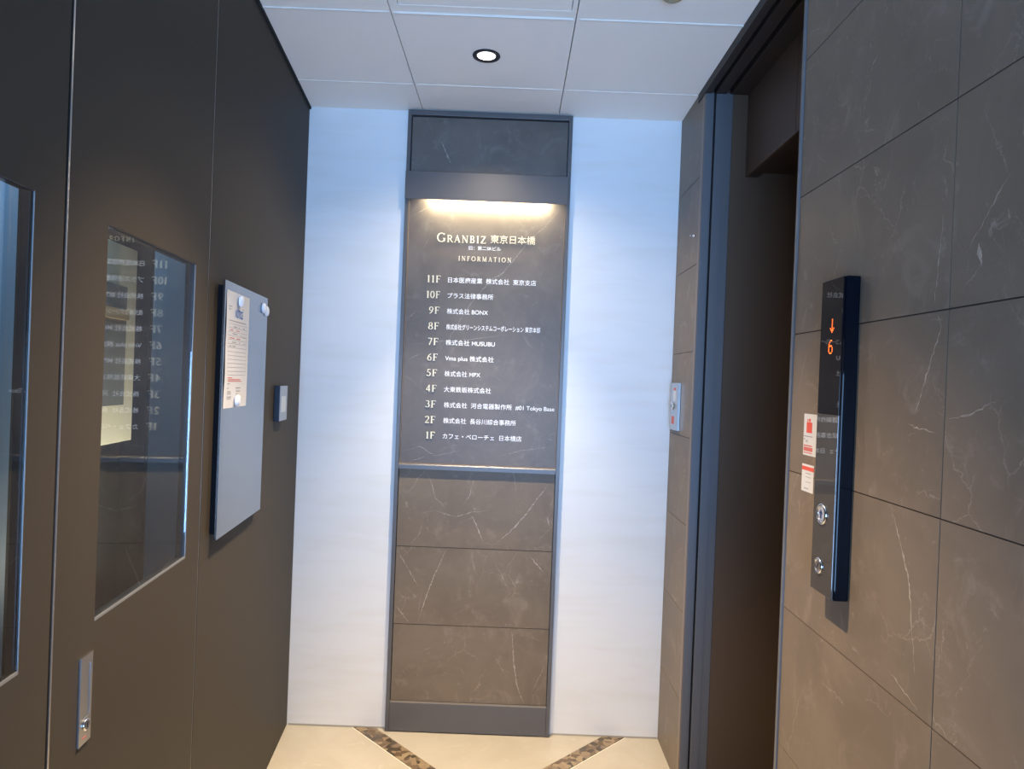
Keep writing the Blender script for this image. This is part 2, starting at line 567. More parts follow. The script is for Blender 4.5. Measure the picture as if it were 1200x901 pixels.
def serif_text(name, runs, x0, x1, z0, y_face, depth, material, parent, track=0.08):
    """runs: list of (characters, cap height); fitted between x0 and x1 on the back wall plane"""
    tot = sum(GL[c][0] * h + track * h for s, h in runs for c in s) - track * runs[-1][1]
    kx = (x1 - x0) / tot
    mb = MB()
    x = x0
    lay = 0
    for s, h in runs:
        for c in s:
            adv, strokes = GL[c]
            for pl, w in strokes:
                lay += 1
                yf = y_face - depth - (lay % 7) * 0.00002     # neighbouring strokes never share a plane
                pts = [Vector(p) for p in pl]
                L, R_ = [], []
                for i, p in enumerate(pts):
                    d = (pts[min(i + 1, len(pts) - 1)] - pts[max(i - 1, 0)])
                    d = d.normalized() if d.length > 0 else Vector((1, 0))
                    # thick where the stroke runs up and down, thin where it runs across
                    ww = w if len(pts) < 4 else w * (0.55 + 0.65 * abs(d.y))
                    n_ = Vector((-d.y, d.x)) * ww / 2
                    L.append(p + n_)
                    R_.append(p - n_)
                for i in range(len(pts) - 1):
                    quad = [L[i], L[i + 1], R_[i + 1], R_[i]]
                    mb.prism([(x + q.x * h * kx, z0 + q.y * h) for q in quad], yf, y_face)
            x += (adv + track) * h * kx
    return mb.build(name, material, parent)


# ================================================================== SETTING
Y_END = -4.25
# floor
mb = MB()
mb.box(-1.6, 1.15, Y_END, 0.06, -0.10, 0.0)
floor = struct(mb.build('floor', M['floor']))
# brown mosaic bands: two diagonals that meet in the hall
mb = MB()
mb.prism([(-0.565, 0.0), (-0.4745, 0.0), (-0.0380, -0.4365), (0.4060, 0.0), (0.4965, 0.0), (-0.0380, -0.5270)], 0.0, 0.0008, axis=2)
mb.build('inlay_band', M['mosaic'], floor)
mb = MB()
for pts in ([(-0.5685, -0.0), (-0.565, -0.0), (-0.0380, -0.5270), (-0.0380, -0.5305)],
            [(0.4965, 0.0), (0.5, 0.0), (-0.0380, -0.5305), (-0.0380, -0.5270)]):
    mb.prism(pts, 0.0, 0.0009, axis=2)
mb.build('inlay_joint', mat('pale floor joint', (0.82, 0.76, 0.62), 0.5), floor)

# back wall
mb = MB()
mb.box(-1.25, 1.2, 0.0, 0.06, 0.0, 2.5)
wall_back = struct(mb.build('wall_back', M['white']))
mb = MB()
mb.box(-0.812, -0.440, -0.0025, -0.0, 0.0, 0.006)
mb.box(0.205, XR - 0.002, -0.0025, -0.0, 0.0, 0.006)
mb.build('floor_joint', mat('grey sealant', (0.38, 0.36, 0.32), 0.7), wall_back)

# ceiling: panels with open joints between them, over a dark void
mb = MB()
cols = [(-1.32, -0.3815), (-0.3785, 0.1415), (0.1445, XR + 0.0)]
rows = [(-0.2385, -0.001), (-0.7090, -0.2415), (-1.330, -0.7120), (-1.80, -1.333), (-2.42, -1.803), (-2.89, -2.423), (-3.51, -2.893), (Y_END, -3.513)]
hatch = (-0.352, 0.126, -1.225, -0.748)
for ri, (ya, yb) in enumerate(rows):
    for ci, (xa, xb) in enumerate(cols):
        if ri == 2 and ci == 1:
            # panel with the hatch opening: four strips round it
            mb.box(xa, hatch[0] - 0.002, ya, yb, H, H + 0.012)
            mb.box(hatch[1] + 0.002, xb, ya, yb, H, H + 0.012)
            mb.box(hatch[0] - 0.002, hatch[1] + 0.002, hatch[3], yb, H, H + 0.012)
            mb.box(hatch[0] - 0.002, hatch[1] + 0.002, ya, hatch[2], H, H + 0.012)
        else:
            mb.box(xa, xb, ya, yb, H, H + 0.012)
ceiling = struct(mb.build('ceiling', M['ceil']))
mb = MB()
mb.box(-1.5, 1.2, Y_END, 0.06, H + 0.016, H + 0.08)
mb.build('void_board', M['black'], ceiling)
mb = MB()
mb.box(hatch[0], hatch[1], hatch[2] + 0.003, hatch[3] - 0.0005, H + 0.001, H + 0.013)
mb.build('access_hatch', M['ceil'], ceiling)
mb = MB()
for yy, hh in ((-0.2400, 0.0022), (-0.7105, 0.0034)):
    for ci, (xa, xb) in enumerate(cols):
        h2 = hh * (1.5 if (ci == 1 and yy < -0.5) else 1.0)
        xa2 = -0.790 - (abs(yy) - 0.24) * -0.1 if ci == 0 else xa + 0.008
        xb2 = XR - 0.004 if ci == 2 else xb - 0.006
        mb.box(xa2, xb2, yy - 0.002, yy + 0.003, H - h2, H + 0.004)
mb.build('joint_bar', M['ceil_edge'], ceiling)

# left wall -----------------------------------------------------------
W_Z0, W_Z1 = 0.9445, 1.5925
D0, D1 = 1.0570, 1.6545          # door leaf along the wall
wl = MB(LW)
wl.box(-0.02, 1.0520, -0.02, 0.0, 0.0, H + 0.06)
wl.holed(1.6650, 4.40, 0.0, H + 0.06, (1.7365, 2.140, W_Z0, W_Z1), -0.02, 0.0)
wl.box(1.0520, 1.6650, -0.04, -0.006, 2.385, H + 0.06)
wall_left = struct(wl.build('wall_left', M['door'], bevel=0.0))
mb = MB(LW)
mb.box(0.0, 4.3, 0.0, 0.006, H - 0.010, H - 0.001)
struct(mb.build('trim_1', M['black']))  # black strip drawn for the shadow line under the ceiling

mb = MB(LW)
mb.holed(D0, D1, 0.004, 2.380, (1.1410, 1.5350, W_Z0, W_Z1), -0.02, 0.0)
door = struct(mb.build('door_1', M['door'], bevel=0.0008))
mb = MB(LW)
mb.box(1.0534, 1.0566, -0.012, -0.0006, 0.004, 2.380)
mb.build('edge_strip', M['steel'], door)
mb = MB(LW)
mb.box(1.6550, 1.6592, -0.030, 0.0004, 0.004, 2.380)
mb.build('edge_strip', M['steel'], door)
mb = MB(LW)
mb.box(1.6594, 1.6648, -0.04, -0.016, 0.004, 2.380)
mb.build('door_gap', M['black'], door)


def pane_set(parent, s0, s1):
    mb = MB(LW)
    mb.box(s0 + 0.0005, s1 - 0.0005, -0.0062, -0.0014, W_Z0 + 0.0005, W_Z1 - 0.0005)
    mb.build('window_pane', M['glass'], parent)
    bead(parent, s0, s1)


def bead(parent, s0, s1):
    # slim steel bead on the far side and sill, black bead at the head
    mb = MB(LW)
    mb.prism([(s0 + 0.0002, W_Z0 + 0.0002), (s1 - 0.0002, W_Z0 + 0.0002), (s1 - 0.0002, W_Z0 + 0.0050), (s0 + 0.0010, W_Z0 + 0.0050), (s0 + 0.0010, W_Z1 - 0.0002), (s0 + 0.0002, W_Z1 - 0.0002)], -0.0013, 0.0003, axis=1)
    mb.build('window_bead', M['bead'], parent)
    mb = MB(LW)
    mb.box(s0 + 0.0017, s1 - 0.0002, -0.0013, 0.0002, W_Z1 - 0.0018, W_Z1 - 0.0002)
    mb.build('head_bead', M['bezel'], parent)


def gasket(parent, s0, s1):
    mb = MB(LW)
    mb.holed(s0 + 0.0002, s1 - 0.0002, W_Z0 + 0.0002, W_Z1 - 0.0002, (s0 + 0.0012, s1 - 0.0012, W_Z0 + 0.0012, W_Z1 - 0.0012), -0.024, -0.0063)
    mb.build('gasket', M['black'], parent)


pane_set(door, 1.1410, 1.5350)
gasket(door, 1.1410, 1.5350)
mb = MB(LW)
mb.holed(1.7366, 2.1399, W_Z0 + 0.0001, W_Z1 - 0.0001, (1.7374, 2.1391, W_Z0 + 0.0009, W_Z1 - 0.0009), -0.0195, -0.0064)
win = struct(mb.build('window_1', M['black']))
bead(win, 1.7365, 2.140)
mb = MB(LW)
mb.box(1.7370, 2.1395, -0.0062, -0.0014, W_Z0 + 0.0005, W_Z1 - 0.0005)
mb.build('window_pane', M['glass'], win)

# flush pull on the door
mb = MB(LW)
mb.holed(1.5420, 1.5785, 0.758, 0.900, (1.5490, 1.5715, 0.800, 0.884), 0.0, 0.0035)
pull = mb.build('flush_pull', M['steel'], door, bevel=0.0006)
mb = MB(LW)
mb.box(1.5496, 1.5709, 0.0003, 0.0022, 0.8006, 0.8834)
mb.build('pull_paddle', M['steel'], pull, bevel=0.0006)
mb = MB(LW)
mb.lathe(1.5600, 0.788, [(0.0095, 0.0036), (0.0095, 0.0062), (0.0075, 0.0072)], axis=1, n=32)
cyl = mb.build('lock_cylinder', M['chrome'], pull, smooth=True)
mb = MB(LW)
mb.box(1.5588, 1.5612, 0.0072, 0.0076, 0.7835, 0.7925)
mb.build('key_slot', M['black'], pull)
mb = MB(LW)
mb.box(1.5560, 1.5680, 0.0035, 0.0037, 0.7670, 0.7695)
mb.build('red_mark', M['ink_red'], pull)

# room behind the windows
mb = MB(LW)
mb.box(-0.06, 2.60, -0.72, -0.68, 0.0, 2.5)
struct(mb.build('wall_inner_rear', M['room_dark']))
mb = MB(LW)
mb.box(-0.10, -0.06, -0.72, -0.05, 0.0, 2.5)
mb.box(2.60, 2.64, -0.72, -0.04, 0.0, 2.5)
struct(mb.build('wall_inner_ends', M['room_dark']))
mb = MB(LW)
mb.box(-0.06, 2.60, -0.68, -0.042, 2.38, 2.44)
struct(mb.build('ceiling_inner', M['room_dark']))
mb = MB(LW)
mb.box(-0.06, 0.6465, -0.315, -0.29, 0.0, 2.37)
struct(mb.build('wall_inner_partition', M['room_blue']))
mb = MB(LW)
mb.box(0.6475, 0.672, -0.315, -0.29, 0.0, 2.37)
struct(mb.build('trim_2', M['room_dark']))

# right wall ----------------------------------------------------------
Y_NEAR, Y_FAR = -1.125, -0.325
ZJ = [0.0, 0.29, 0.59, 0.89, 1.19, 1.49, 1.79, 2.09, H]
GAP = 0.0011


def tile_wall(mb, ycuts):
    for yi in range(len(ycuts) - 1):
        for zi in range(len(ZJ) - 1):
            mb.cur = rnd()
            mb.box(XR, XR + 0.012, ycuts[yi] + GAP, ycuts[yi + 1] - GAP, ZJ[zi] + GAP, ZJ[zi + 1] - GAP)
    mb.cur = (0, 0, 0)
    mb.ms = 1
    mb.box(XR + 0.0014, XR + 0.06, ycuts[0] + 0.002, ycuts[-1] - 0.001, 0.0, H)
    mb.ms = 0


mb = MB()
tile_wall(mb, [Y_END, -4.068, -3.468, -2.868, -2.268, -1.668, Y_NEAR - 0.012])
VR = [([(-1.544, 1.185), (-1.599, 1.082), (-1.623, 0.949)], .003), ([(-1.563, 0.923), (-1.6, 0.91), (-1.633, 0.9)], .003),
      ([(-1.648, 1.635), (-1.642, 1.584), (-1.633, 1.499)], .0016), ([(-1.644, 1.484), (-1.653, 1.467), (-1.619, 1.39), (-1.598, 1.335)], .0022),
      ([(-1.778, 1.651), (-1.73, 1.597), (-1.698, 1.56)], .0018), ([(-1.724, 1.573), (-1.733, 1.539)], .006),
      ([(-1.675, 1.333), (-1.727, 1.344), (-1.773, 1.363)], .002), ([(-1.579, 1.319), (-1.652, 1.31)], .0018),
      ([(-1.446, 1.964), (-1.425, 1.947)], .002)]
mb.ms = 2
for pts, w in VR:
    ribbon(mb, pts, w, lambda a, c: mb.vert(XR - 0.0001, a, c))
mb.ms = 0
wall_right = struct(mb.build('wall_right', [M['tile'], M['grout'], M['tile_vein']]))

mb = MB()
tile_wall(mb, [-0.300, -0.001])
struct(mb.build('wall_right_far', [M['tile'], M['grout']]))

# elevator opening -----------------------------------------------------
DEEP = 1.02
# trim beside the far tiles, then shutter rails on the far return
mb = MB()
mb.box(XR - 0.001, XR + 0.03, Y_FAR, -0.3005, 0.0, 2.362)
struct(mb.build('trim_3', M['trim_brown']))
mb = MB()
mb.box(XR + 0.0305, DEEP + 0.06, Y_FAR + 0.030, Y_FAR + 0.05, 0.0, H)
mb.box(0.7145, DEEP + 0.02, Y_FAR, Y_FAR + 0.030, 0.0, 2.362)
struct(mb.build('wall_jamb', M['paint']))
mb = MB()
mb.box(XR + 0.002, 0.6450, Y_FAR - 0.002, Y_FAR - 0.0002, 0.0, 2.366)
mb.box(XR + 0.030, 0.6450, Y_FAR - 0.0002, Y_FAR + 0.029, 0.0, 2.366)
mb.box(0.6570, 0.6860, Y_FAR - 0.002, Y_FAR + 0.029, 0.0, 2.366)
mb.box(0.6860, 0.7140, Y_FAR - 0.0008, Y_FAR + 0.029, 0.0, 2.366)
struct(mb.build('trim_4', M['rail'], bevel=0.0008))
mb = MB()
mb.box(0.6452, 0.6568, Y_FAR + 0.024, Y_FAR + 0.029, 0.0, 2.366)
struct(mb.build('trim_5', M['black']))
# header along the ceiling with two shutter slots
ZS = 2.362
hd = MB()
hd.box(XR - 0.004, 0.6400, Y_NEAR, -0.245, ZS, H)
hd.box(0.6520, 0.6900, Y_NEAR, Y_FAR, ZS, H)
hd.box(0.7050, 0.7640, Y_NEAR, Y_FAR, ZS, H)
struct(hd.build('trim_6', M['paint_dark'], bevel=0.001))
mb = MB()
mb.box(0.6405, 0.6515, Y_NEAR, Y_FAR, H - 0.006, H)
mb.box(0.6905, 0.7045, Y_NEAR, Y_FAR, H - 0.006, H)
struct(mb.build('trim_7', M['black']))
# lintel over the landing door
mb = MB()
mb.box(0.7650, 0.7720, -0.7330, Y_FAR - 0.0003, 2.085, H)
mb.box(0.7650, 0.7720, Y_NEAR, -0.7355, 2.085, H)
mb.box(0.7675, 0.7720, -0.7360, -0.7325, 2.09, H)
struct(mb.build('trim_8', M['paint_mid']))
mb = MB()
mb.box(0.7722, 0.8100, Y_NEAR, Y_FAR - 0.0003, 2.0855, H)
struct(mb.build('trim_11', M['paint_dark']))  # set-back block coloured darker for the shade under the lintel
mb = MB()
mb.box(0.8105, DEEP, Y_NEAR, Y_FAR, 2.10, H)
struct(mb.build('ceiling_lobby_recess', M['paint_dark']))  # coloured near black for the shade inside the recess
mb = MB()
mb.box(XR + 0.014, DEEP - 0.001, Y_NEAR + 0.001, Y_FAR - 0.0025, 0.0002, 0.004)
struct(mb.build('trim_10', M['paint_dark']))  # unseen dark sill, added to keep floor bounce off the lintel
# near jamb with slim bright trim
mb = MB()
mb.box(XR + 0.013, DEEP + 0.02, Y_NEAR - 0.030, Y_NEAR, 0.0, H)
struct(mb.build('wall_jamb_near', M['paint']))
mb = MB()
mb.box(XR - 0.003, XR + 0.0125, Y_NEAR - 0.0115, Y_NEAR - 0.0005, 0.0, H)
struct(mb.build('trim_9', M['rail']))
# landing door, two leaves, deep in the opening
mb = MB()
mb.box(DEEP, DEEP + 0.03, Y_NEAR + 0.001, -0.7265, 0.0, 2.099)
mb.box(DEEP, DEEP + 0.03, -0.7235, Y_FAR - 0.001, 0.0, 2.099)
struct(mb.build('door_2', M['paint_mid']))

# ================================================================== THINGS
# ------------------------------------------------------------------ tenant directory
PX0, PX1 = -0.4335, 0.1975
dirb = thing('tenant_directory', (-0.118, -0.015, 0.0), 'tall steel-framed tenant directory with dark marble face between the white wall panels', 'directory board')
mb = MB()
IN0, IN1 = -0.4195, 0.1835
mb.box(PX0, IN0, -0.026, -0.0005, 0.004, 2.386)
mb.box(IN1, PX1, -0.026, -0.0005, 0.004, 2.386)
mb.box(IN0, IN1, -0.026, -0.0005, 2.368, 2.386)
mb.build('frame', M['frame'], dirb, bevel=0.001)
mb = MB()
mb.box(IN0 + 0.0005, IN1 - 0.0005, -0.004, -0.0008, 0.112, 2.367)
mb.build('backing_board', M['black'], dirb)
mb = MB()
mb.box(IN0 + 0.002, IN1 - 0.002, -0.0125, -0.0042, 0.7113, 0.7137)
mb.box(IN0 + 0.002, IN1 - 0.002, -0.0125, -0.0042, 0.4113, 0.4137)
mb.build('tile_joint', M['grout'], dirb)


def tile_part(x0, x1, z0, z1, veins, material, vmat, y_face, name='marble_tile'):
    mb = MB()
    mb.cur = rnd()
    mb.box(x0, x1, y_face, -0.0042, z0, z1)
    mb.ms = 1
    for pts, w in veins:
        ribbon(mb, pts, w, lambda a, c: mb.vert(a, y_face - 0.0001, c))
    mb.ms = 0
    return mb.build(name, [material, vmat], dirb)


tile_part(IN0 + 0.003, IN1 - 0.003, 2.150, 2.364, [([(-0.363, 2.361), (-0.333, 2.286)], .0008), ([(-0.304, 2.274), (-0.263, 2.186)], .0042)], M['slate'], M['slate_vein'], -0.014)
mb = MB()
mb.prism([(-0.0045, 2.148), (-0.044, 2.148), (-0.044, 2.0425), (-0.0395, 2.0425), (-0.0395, 2.075), (-0.0045, 2.075)], PX0 + 0.0015, PX1 - 0.010, axis=0)
mb.build('header_bar', M['frame'], dirb, bevel=0.001)
mb = MB()
mb.box(-0.345, 0.120, -0.0390, -0.0290, 2.0480, 2.0520)
mb.build('light_strip', M['strip_led'], dirb)
VI = [([(0.166, 2.036), (0.101, 1.955), (0.065, 1.927), (-0.05, 1.776), (-0.087, 1.756), (-0.157, 1.672), (-0.21, 1.584), (-0.248, 1.513), (-0.266, 1.493), (-0.29, 1.456)], .0016),
      ([(-0.414, 1.98), (-0.333, 2.028)], .0014), ([(-0.414, 1.583), (-0.376, 1.62)], .0012), ([(-0.413, 1.484), (-0.325, 1.501), (-0.155, 1.52), (-0.017, 1.542)], .001),
      ([(-0.401, 1.429), (-0.35, 1.46)], .0014), ([(-0.412, 1.076), (-0.342, 1.098), (-0.282, 1.064), (-0.184, 1.088)], .0014),
      ([(-0.042, 1.07), (0.046, 1.097), (0.157, 1.114)], .0012), ([(0.136, 1.15), (0.169, 1.141)], .001), ([(-0.386, 1.036), (-0.315, 1.063)], .001)]
tile_part(IN0 + 0.003, IN1 - 0.003, 1.034, 2.0740, VI, M['slate'], M['slate_vein'], -0.009, 'directory_face')
for x_ in (IN0 + 0.0012, IN1 - 0.0028):
    mb = MB()
    mb.box(x_, x_ + 0.0016, -0.022, -0.0092, 1.034, 2.0415)
    mb.build('side_bead', M['trim_brown'], dirb)
mb = MB()
mb.prism([(-0.0042, 1.0125), (-0.0042, 1.0325), (-0.0225, 1.0325), (-0.0260, 1.0285), (-0.0260, 1.0125)], IN0 + 0.0005, IN1 - 0.0005, axis=0)
lg = mb.build('ledge', M['frame'], dirb)
mb = MB()
mb.box(IN0 + 0.0005, IN1 - 0.0005, -0.0235, -0.0092, 1.0326, 1.0338)
mb.build('ledge_top', M['trim_brown'], lg)
V1 = [([(0.156, 0.969), (0.068, 0.842), (0.014, 0.779), (-0.04, 0.733)], .0034), ([(-0.13, 0.978), (-0.146, 0.908), (-0.168, 0.884)], .0022), ([(-0.342, 0.839), (-0.274, 0.854), (-0.194, 0.832), (-0.132, 0.853), (-0.07, 0.862)], .0016), ([(-0.132, 0.84), (-0.114, 0.804), (-0.085, 0.742)], .004), ([(-0.298, 0.978), (-0.276, 0.903), (-0.228, 0.862)], .0014), ([(0.158, 0.847), (0.17, 0.805)], .003), ([(-0.318, 0.806), (-0.336, 0.752), (-0.368, 0.722)], .001)]
V2 = [([(-0.225, 0.707), (-0.277, 0.58), (-0.304, 0.493), (-0.323, 0.42)], .0032), ([(-0.412, 0.693), (-0.325, 0.555)], .0018), ([(-0.411, 0.482), (-0.357, 0.416)], .0026), ([(-0.05, 0.688), (0.023, 0.555)], .0012), ([(0.091, 0.7), (0.16, 0.623)], .0022)]
V3 = [([(0.039, 0.406), (0.051, 0.282), (0.069, 0.184), (0.097, 0.122)], .0036), ([(-0.023, 0.297), (0.037, 0.206)], .0012), ([(0.174, 0.28), (0.125, 0.166)], .0014)]
for z0, z1, vv in ((0.7138, 1.0120, V1), (0.4138, 0.7112, V2), (0.1175, 0.4112, V3)):
    tile_part(IN0 + 0.002, IN1 - 0.002, z0, z1, vv, M['tile'], M['tile_vein'], -0.014)
mb = MB()
mb.box(IN0 + 0.0003, IN1 - 0.0003, -0.0245, -0.0045, 0.004, 0.1130)
bp = mb.build('base_plate', M['frame'], dirb, bevel=0.0008)
mb = MB()
mb.box(IN0 + 0.0003, IN1 - 0.0003, -0.0240, -0.0142, 0.1132, 0.1162)
mb.build('base_bead', M['ledge'], bp)

YF = -0.0091
EX, EZ = (1, 0, 0), (0, 0, 1)
serif_text('title_lettering', [('G', 0.0350), ('RANBIZ', 0.0275)], -0.308, -0.118, 1.8885, YF, 0.003, M['gold'], dirb, track=0.16)
text_mesh('title_lettering', '東京日本橋', (-0.101, YF, 1.8935), EX, EZ, 0.172, 0.0345, M['gold'], dirb, depth=0.003, off=-0.004)
text_mesh('subtitle_lettering', '旧：第二SRビル', (-0.184, YF, 1.8635), EX, EZ, 0.124, 0.0170, M['ink'], dirb, depth=0.0006, off=0.002)
serif_text('heading_lettering', [('INFORMATION', 0.0180)], -0.222, -0.018, 1.8190, YF, 0.003, M['gold'], dirb, track=0.34)
ROWS = [('11', '日本医療産業  株式会社  東京支店', 0.081), ('10', 'プラス法律事務所', -0.082), ('9', '株式会社 BONX', -0.100),
        ('8', '株式会社グリーンシステムコーポレーション 東京本部', 0.104), ('7', '株式会社 MUSUBU', -0.069), ('6', 'Vma plus 株式会社', -0.071),
        ('5', '株式会社 MPX', -0.120), ('4', '大東鉄板株式会社', -0.077), ('3', '株式会社  河合電器製作所  #01 Tokyo Base', 0.170),
        ('2', '株式会社  長谷川綜合事務所', 0.024), ('1', 'カフェ・ベローチェ  日本橋店', 0.048)]
for i, (fl, nm, xe) in enumerate(ROWS):
    zb = 1.7315 - i * 0.0602
    w = 0.054 if len(fl) == 2 else 0.0415
    if fl == '1':
        w = 0.036
    serif_text('floor_lettering', [(fl + 'F', 0.0270)], -0.2865 - w, -0.2865, zb, YF, 0.003, M['gold'], dirb, track=0.10)
    xs = -0.2585 + (0.002 if i > 7 else 0.0)
    text_mesh('tenant_lettering', nm, (xs, YF, zb + 0.0035), EX, EZ, xe - xs, 0.0228, M['ink'], dirb, depth=0.0006, off=0.004)

# ------------------------------------------------------------------ downlight
DLX, DLY = -0.119, -0.4715
dl = thing('downlight', (DLX, DLY, H), 'round recessed ceiling downlight with black rim, lit white, above the directory', 'ceiling light')
mb = MB()
mb.ring(DLX, DLY, [(0.0292, H - 0.0005), (0.0305, H - 0.0030), (0.0390, H - 0.0048), (0.0436, H - 0.0034), (0.0444, H - 0.0003)], axis=2)
mb.build('bezel', M['bezel'], dl, smooth=True)
mb = MB()
mb.lathe(DLX, DLY, [(0.0290, H - 0.0003), (0.0290, H - 0.0012), (0.022, H - 0.0020), (0.010, H - 0.0024)], axis=2)
mb.build('lens', M['lens'], dl, smooth=True)
lamp('downlight_beam', 'SPOT', (DLX, DLY, H - 0.012), 190, WARM, aim=(DLX, DLY, 0), spot_size=math.radians(70), spot_blend=1.0, shadow_soft_size=0.022)
lamp('downlight_spill', 'SPOT', (DLX, DLY, H - 0.012), 44, WARM, aim=(DLX, DLY, 0), spot_size=math.radians(140), spot_blend=1.0, shadow_soft_size=0.022)

mb = MB()
mb.lathe(0.380, -0.872, [(0.042, H - 0.0003), (0.042, H - 0.006), (0.038, H - 0.011), (0.030, H - 0.014), (0.026, H - 0.022), (0.018, H - 0.027), (0.006, H - 0.029)], axis=2)
tag(mb.build('smoke_detector', M['detector'], loc=(0.380, -0.872, H), smooth=True), 'blurred olive dome of a smoke detector on the ceiling edge', 'smoke detector')

# ------------------------------------------------------------------ whiteboard on left wall
S0, S1, Z0, Z1 = 0.5965, 0.9980, 0.9500, 1.5820
wb = thing('whiteboard', LW(0.797, 0.0, 0.95), 'frameless grey glass magnet board mounted on the brown left wall', 'notice board')
mb = MB(LW)
mb.box(S0, S1, 0.0150, 0.0200, Z0, Z1)
mb.build('board_face', M['board'], wb, bevel=0.0006)
mb = MB(LW)
mb.box(S0 + 0.012, S1 - 0.012, 0.0005, 0.0149, Z0 + 0.012, Z1 - 0.012)
mb.build('board_back', M['board_edge'], wb)

# notice sheet, slightly wavy
P0, P1, PZ0, PZ1 = 0.7900, 0.9840, 1.2685, 1.5600


def sheet_out(s, z):
    a = (s - P0) / (P1 - P0)
    b = (z - PZ0) / (PZ1 - PZ0)
    return 0.0206 + 0.0030 * math.sin(math.pi * b) ** 2 * (0.35 + 0.65 * a) * (0.6 + 0.4 * math.sin(9 * b))


sheet = thing('notice_sheet', LW(0.887, 0.0206, 1.2685), 'white printed sheet headed NOTICE held by magnets on the grey glass board', 'paper sheet')
mb = MB(LW)
NS, NZ = 8, 20
gr = {}
for i in range(NS + 1):
    for j in range(NZ + 1):
        s = P0 + (P1 - P0) * i / NS
        z = PZ0 + (PZ1 - PZ0) * j / NZ
        o_ = sheet_out(s, z)
        gr[i, j] = (mb.vert(s, o_, z), mb.vert(s, o_ - 0.0002, z))
for i in range(NS):
    for j in range(NZ):
        for k in (0, 1):
            mb.face([gr[i, j][k], gr[i + 1, j][k], gr[i + 1, j + 1][k], gr[i, j + 1][k]])
mb.build('page', M['paper'], sheet, smooth=True)
EXL = tuple(-DL)
NX = lambda px: P1 - px           # px measured from the sheet's left edge (towards the entrance)


def bars(name, rows, material, th):
    for (x0, x1, z) in rows:
        mb = MB(LW)
        n = max(1, int((x1 - x0) / 0.02))
        for k in range(n):
            sa, sb = NX(x0 + (x1 - x0) * k / n), NX(x0 + (x1 - x0) * (k + 1) / n)
            q = []
            for s, zz in ((sa, z - th / 2), (sb, z - th / 2), (sb, z + th / 2), (sa, z + th / 2)):
                q.append(mb.vert(s, sheet_out(s, zz) + 0.0003, zz))
            mb.face(q)
        mb.build(name, material, sheet)


def vbar(name, x, z0, z1, th, material):
    mb = MB(LW)
    n = 12
    for k in range(n):
        za, zb = z0 + (z1 - z0) * k / n, z0 + (z1 - z0) * (k + 1) / n
        q = [mb.vert(NX(xx), sheet_out(NX(xx), zz) + 0.0003, zz) for xx, zz in ((x - th / 2, za), (x + th / 2, za), (x + th / 2, zb), (x - th / 2, zb))]
        mb.face(q)
    mb.build(name, material, sheet)


text_mesh('heading_print', 'NOTICE', LW(NX(0.068), 0.0222, 1.4975), EXL, EZ, 0.064, 0.028, M['ink_blue'], sheet, off=0.02)
bars('table_rule', [(0.020, 0.176, z) for z in [1.4795 - 0.0099 * k for k in range(14)]], M['ink_grey'], 0.0008)
for x_ in (0.020, 0.176):
    vbar('table_border', x_, 1.3508, 1.4795, 0.0009, M['ink_grey'])
bars('fine_print', [(0.018, 0.166, 1.4870), (0.016, 0.042, 1.5220), (0.016, 0.034, 1.5150), (0.128, 0.142, 1.5220), (0.06, 0.085, 1.4730), (0.10, 0.108, 1.4730), (0.14, 0.156, 1.4730),
                    (0.05, 0.09, 1.4550), (0.12, 0.128, 1.4530), (0.145, 0.165, 1.4500), (0.05, 0.085, 1.4340), (0.11, 0.118, 1.4340), (0.15, 0.165, 1.4330), (0.03, 0.046, 1.4240), (0.054, 0.080, 1.4240),
                    (0.022, 0.044, 1.3290), (0.022, 0.036, 1.3180), (0.095, 0.135, 1.3180), (0.024, 0.055, 1.3090), (0.098, 0.135, 1.3100), (0.026, 0.055, 1.3040), (0.098, 0.112, 1.3020), (0.024, 0.060, 1.2960), (0.024, 0.056, 1.2915), (0.098, 0.122, 1.2970)], M['ink_grey'], 0.0022)
bars('red_print', [(0.022, 0.060, 1.3440), (0.026, 0.130, 1.3395), (0.026, 0.142, 1.3355), (0.03, 0.055, 1.4640), (0.08, 0.11, 1.4640), (0.03, 0.07, 1.4440), (0.085, 0.12, 1.4440)], M['ink_red'], 0.0020)


def magnet(s, z, base, label):
    mb = MB(LW)
    mb.lathe(s, z, [(0.0145, base), (0.0150, base + 0.003), (0.0140, base + 0.0065), (0.0105, base + 0.0085), (0.004, base + 0.0095)], axis=1, n=28)
    return tag(mb.build('round_magnet', M['magnet'], loc=LW(s, base, z), smooth=True), label, 'magnet', 'round magnets on the glass board')


magnet(0.8870, 1.5410, 0.0242, 'pale round magnet holding the top of the printed sheet')
magnet(0.8890, 1.2860, 0.0242, 'pale round magnet holding the bottom of the printed sheet')
magnet(0.6535, 1.5480, 0.0205, 'spare white magnet of the pair beside the sheet, nearer the sheet')
magnet(0.6200, 1.5420, 0.0205, 'spare white magnet of the pair by the board corner, farther from the sheet')

# ------------------------------------------------------------------ wall switch on left wall
sw = thing('wall_switch', LW(0.345, 0.0, 1.20), 'slim navy and grey switch box on the brown left wall', 'wall switch')
mb = MB(LW)
mb.box(0.292, 0.397, 0.0003, 0.0185, 1.2005, 1.3185)
mb.build('switch_body', M['switch_dark'], sw, bevel=0.001)
mb = MB(LW)
mb.box(0.293, 0.396, 0.0187, 0.0205, 1.2015, 1.3175)
mb.build('switch_face', M['switch_face'], sw, bevel=0.0006)
mb = MB(LW)
mb.box(0.318, 0.383, 0.0206, 0.0216, 1.2300, 1.2830)
mb.build('switch_key', M['switch_key'], sw, bevel=0.0004)

